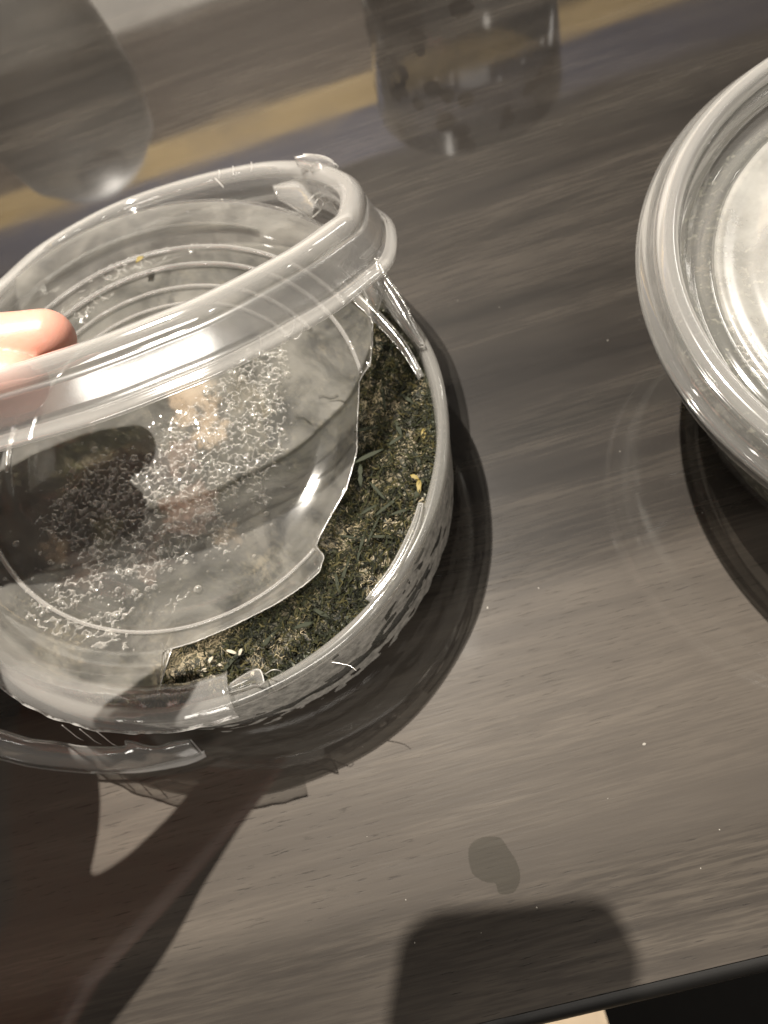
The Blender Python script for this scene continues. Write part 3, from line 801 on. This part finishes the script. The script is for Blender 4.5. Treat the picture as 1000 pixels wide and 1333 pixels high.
# ------------------------------------------------------------------ hand
M_SKIN = skin()
v = []; f = []
def limb(pts, rads, n=26, ns=20):
    Q = catmull(pts, n); RRs = catmull([Vector((r, 0, 0)) for r in rads], n)
    P2 = list(Q); R2 = [max(.001, r.x) for r in RRs]
    # rounded ends
    for end in (0, 1):
        p = P2[-1] if end else P2[0]; q = P2[-2] if end else P2[1]; r = R2[-1] if end else R2[0]
        d = (p - q).normalized(); add = []
        for k in (1, 2, 3, 4):
            an = k / 4 * math.pi / 2 * .96; add.append((p + d * r * math.sin(an), r * math.cos(an)))
        if end: P2 += [x for x, _ in add]; R2 += [y for _, y in add]
        else: P2 = [x for x, _ in add[::-1]] + P2; R2 = [y for _, y in add[::-1]] + R2
    tube_data(P2, R2, ns, True, v, f)
def dep(px, py): return (rp(px, py) - CAM).dot(RF)
D0 = dep(80, 455)
KN = [Vector((-.133, .190, .118)), Vector((-.142, .172, .128)), Vector((-.158, .205, .118)), Vector((-.176, .212, .112))]   # knuckles
limb([Wd(60, 441, D0 + .016), Wd(0, 452, D0 + .016), Wd(-110, 455, D0 + .010), KN[0]], [.0088, .0100, .0102, .0108])          # finger behind
limb([Wd(22, 499, D0 + .004), Wd(-40, 503, D0 + .004), Wd(-150, 500, D0 - .004), KN[1]], [.0088, .0098, .0102, .0108])        # nearer finger
limb([Wd(-75, 400, D0 + .030), Wd(-130, 415, D0 + .030), Wd(-250, 420, D0 + .020), KN[2]], [.0062, .0072, .0080, .0098])
limb([Wd(-150, 390, D0 + .044), Wd(-200, 410, D0 + .042), Wd(-310, 440, D0 + .034), KN[3]], [.0054, .0062, .0070, .0088])
WR = Vector((-.232, .066, .152))
limb([Vector((-.074, .122, .150)), Vector((-.086, .116, .149)), Vector((-.100, .108, .149)), Vector((-.122, .098, .150)), Vector((-.172, .087, .152)), WR], [.0075, .0088, .0102, .0150, .026, .030])    # thumb
limb([KN[1], Vector((-.138, .134, .142)), Vector((-.176, .096, .150))], [.012, .0205, .028])
for k in KN: limb([k, k.lerp(WR, .5) + Vector((-.012, .008, 0)), WR], [.0105, .0165, .0240])
limb([WR, WR + Vector((-.06, -.045, .002)), WR + Vector((-.17, -.13, .004))], [.0270, .0290, .0360])
hand = mesh('hand', v, f, M_SKIN)
rmod = hand.modifiers.new('skin', 'REMESH'); rmod.mode = 'VOXEL'; rmod.voxel_size = .0011; rmod.use_smooth_shade = True
smod = hand.modifiers.new('soften', 'SMOOTH'); smod.iterations = 8; smod.factor = .5
tag(hand, 'hand reaching in from the left, two fingertips gripping the lifted lid ring', 'hand')

# ------------------------------------------------------------------ phone above the table (its shadow falls at the bottom of the picture)
phone = thing('phone', 'dark phone held over the table, known by its rounded shadow at the bottom', 'phone')
UP = -RD; BK = -RF
def rrect(b0, b1, a0, a1, rad, off):
    pts = []
    for (cx_, cy_, s) in ((b1 - rad, a1 - rad, 0), (b0 + rad, a1 - rad, 90), (b0 + rad, a0 + rad, 180), (b1 - rad, a0 + rad, 270)):
        for k in range(9):
            an = math.radians(s + k * 90 / 8); pts.append(CAM + RX * (cx_ + rad * math.cos(an)) + UP * (cy_ + rad * math.sin(an)) + BK * off)
    return pts
def prism(name, args, o0, o1, mat):
    A = rrect(*args, o0); B = rrect(*args, o1); n = len(A)
    return mesh(name, A + B, [tuple(range(n)), tuple(range(2 * n - 1, n - 1, -1))] + [(i, (i + 1) % n + 0, n + (i + 1) % n, n + i)[::-1] for i in range(n)], mat, phone, False)
M_PH = principled('phone_body', (.02, .02, .022), .35)
def on_phone(px, py):           # where the lamp ray to that table point passes the phone
    S = W(px, py); d = LAMP - S; o = CAM + BK * .006
    P_ = S + d * ((o - S).dot(BK) / d.dot(BK)) - CAM
    return P_.dot(RX), P_.dot(UP)
(bl, at1), (br, at2) = on_phone(530, 1178), on_phone(812, 1176)
at_ = (at1 + at2) / 2; print('PHONE', bl, br, at1, at2)
prism('body', (bl, br, at_ - .135, at_, .009), .006, .0135, M_PH)
prism('screen', (bl + .003, br - .003, at_ - .130, at_ - .005, .007), .0136, .0139, principled('phone_glass', (.01, .01, .012), .08))
prism('camera_bump', (br - .022, br - .004, at_ - .024, at_ - .004, .006), .0045, .0059, M_PH)

# ------------------------------------------------------------------ tumblers beyond the top of the picture (mirrored in the table)
M_CUP = plastic('grey_tumbler', haze=.45, f0=.08, rough=.06, hz=(.26, .26, .26), hnoise=.2)
def tumbler(c, r, h, label, seed, flecks=True):
    t = thing('tumbler', label, 'tumbler', group=None)
    prof = [(.0005, .004), (r * .84, .004), (r * .87, .0008), (r * .90, .003), (r * .95, h * .45), (r, h), (r - .002, h + .0008), (r - .003, h), (r * .92, h * .4), (r * .86, .007), (.0005, .0065)]
    mesh('cup', *lathe_data(prof, c, 96), M_CUP, t)
    if not flecks: return t
    rr = random.Random(seed); vv = []; ff = []
    for q in range(34):
        a = rr.gauss(-2.2, .7); z = rr.uniform(.03, .95) * h; s = rr.uniform(.002, .0055) * (1.3 if q % 5 == 0 else 1)
        p = Vector((c.x, c.y, c.z + z)); rad = r * (.905 + .09 * z / h) + .0006; b = len(vv); n = 7
        for k in range(n):
            aa = a + s / rad * math.cos(6.283 * k / n) * (1 + .5 * rr.random()); vv.append((p.x + rad * math.cos(aa), p.y + rad * math.sin(aa), p.z + s * math.sin(6.283 * k / n) * (1 + .5 * rr.random())))
        ff.append(tuple(range(b, b + n)))
    tag(mesh('leaf_flecks', vv, ff, principled('tea_leaf', (.015, .010, .006), .6), t, False), kind='stuff')
    return t
tumbler(Vector((.168, .432, 0)), .060, .100, 'grey translucent tumbler mirrored in the table between the two containers', 1)
jc = W(182, 125, -.115) - Vector((.922, -.386, 0)) * .064; jc.z = 0; print('JAR', jc)
jar = thing('jar', 'rounded grey jar mirrored in the table at the top left corner', 'jar')
jp = [(.0005, .001), (.040, .001), (.044, .004), (.052, .026), (.059, .060), (.0635, .096), (.0635, .122), (.058, .148), (.044, .165), (.024, .1730)]
mesh('body', *lathe_data(jp, jc, 96), plastic('jar_glass', haze=.55, f0=.06, rough=.45, hz=(.62, .61, .58)), jar)
mesh('stopper', *lathe_data([(.0235, .1734), (.024, .177), (.021, .182), (.012, .185), (.0005, .1855)], jc, 64), principled('jar_stopper', (.05, .045, .04), .4), jar)

# ------------------------------------------------------------------ dust on the table
v = []; f = []; rq = random.Random(33)
for q in range(42):
    c = W(rq.uniform(150, 1000), rq.uniform(20, 1240), 0); r_ = rq.uniform(.00010, .00024) * (1.9 if q % 11 == 0 else 1); b = len(v)
    for k in range(5): v.append((c.x + r_ * math.cos(1.257 * k) * rq.uniform(.5, 1.6), c.y + r_ * math.sin(1.257 * k) * rq.uniform(.5, 1.4), .0001))
    v.append((c.x, c.y, r_ * .9))
    for k in range(5): f.append((b + k, b + (k + 1) % 5, b + 5))
tag(mesh('dust', v, f, principled('dust', (.30, .28, .25), .8)), 'pale dust specks scattered over the dark wood of the table', 'dust', kind='stuff')
# ------------------------------------------------------------------ marks on the table
def blot(name, poly, z, mat, n=60):
    Q = catmull([W(x, y, z) for x, y in poly], n, True)
    c = sum(Q, Vector()) / n; v = [c + Vector((0, 0, .00005))]; f = []
    for ring_, dz in ((.6, .00005), (.96, .00005), (1.0, 0)):
        for p in Q: q = c.lerp(p, ring_); v.append(Vector((q.x, q.y, z + dz)))
    for k in range(n): f.append((0, 1 + k, 1 + (k + 1) % n))
    for j in range(2):
        for k in range(n): a = 1 + j * n + k; b = 1 + j * n + (k + 1) % n; f.append((a, a + n, b + n, b))
    return mesh(name, v, f, mat)
tw = NT('dried_water'); _t = tw.n('ShaderNodeBsdfTransparent'); _t.inputs[0].default_value = (.84, .85, .84, 1)
_g = tw.set(tw.n('ShaderNodeBsdfAnisotropic'), Roughness=.25)
M_STAIN = tw.done(tw.mixs(.0, _t.outputs[0], _g.outputs[0]))
tag(blot('water_spot', [(612, 1100), (628, 1090), (650, 1090), (662, 1105), (674, 1125), (677, 1145), (668, 1162), (650, 1163), (645, 1150), (632, 1148), (616, 1138), (610, 1118)], .0003, M_STAIN),
    'thin dried water spot on the bare wood above the phone shadow', 'water spot')
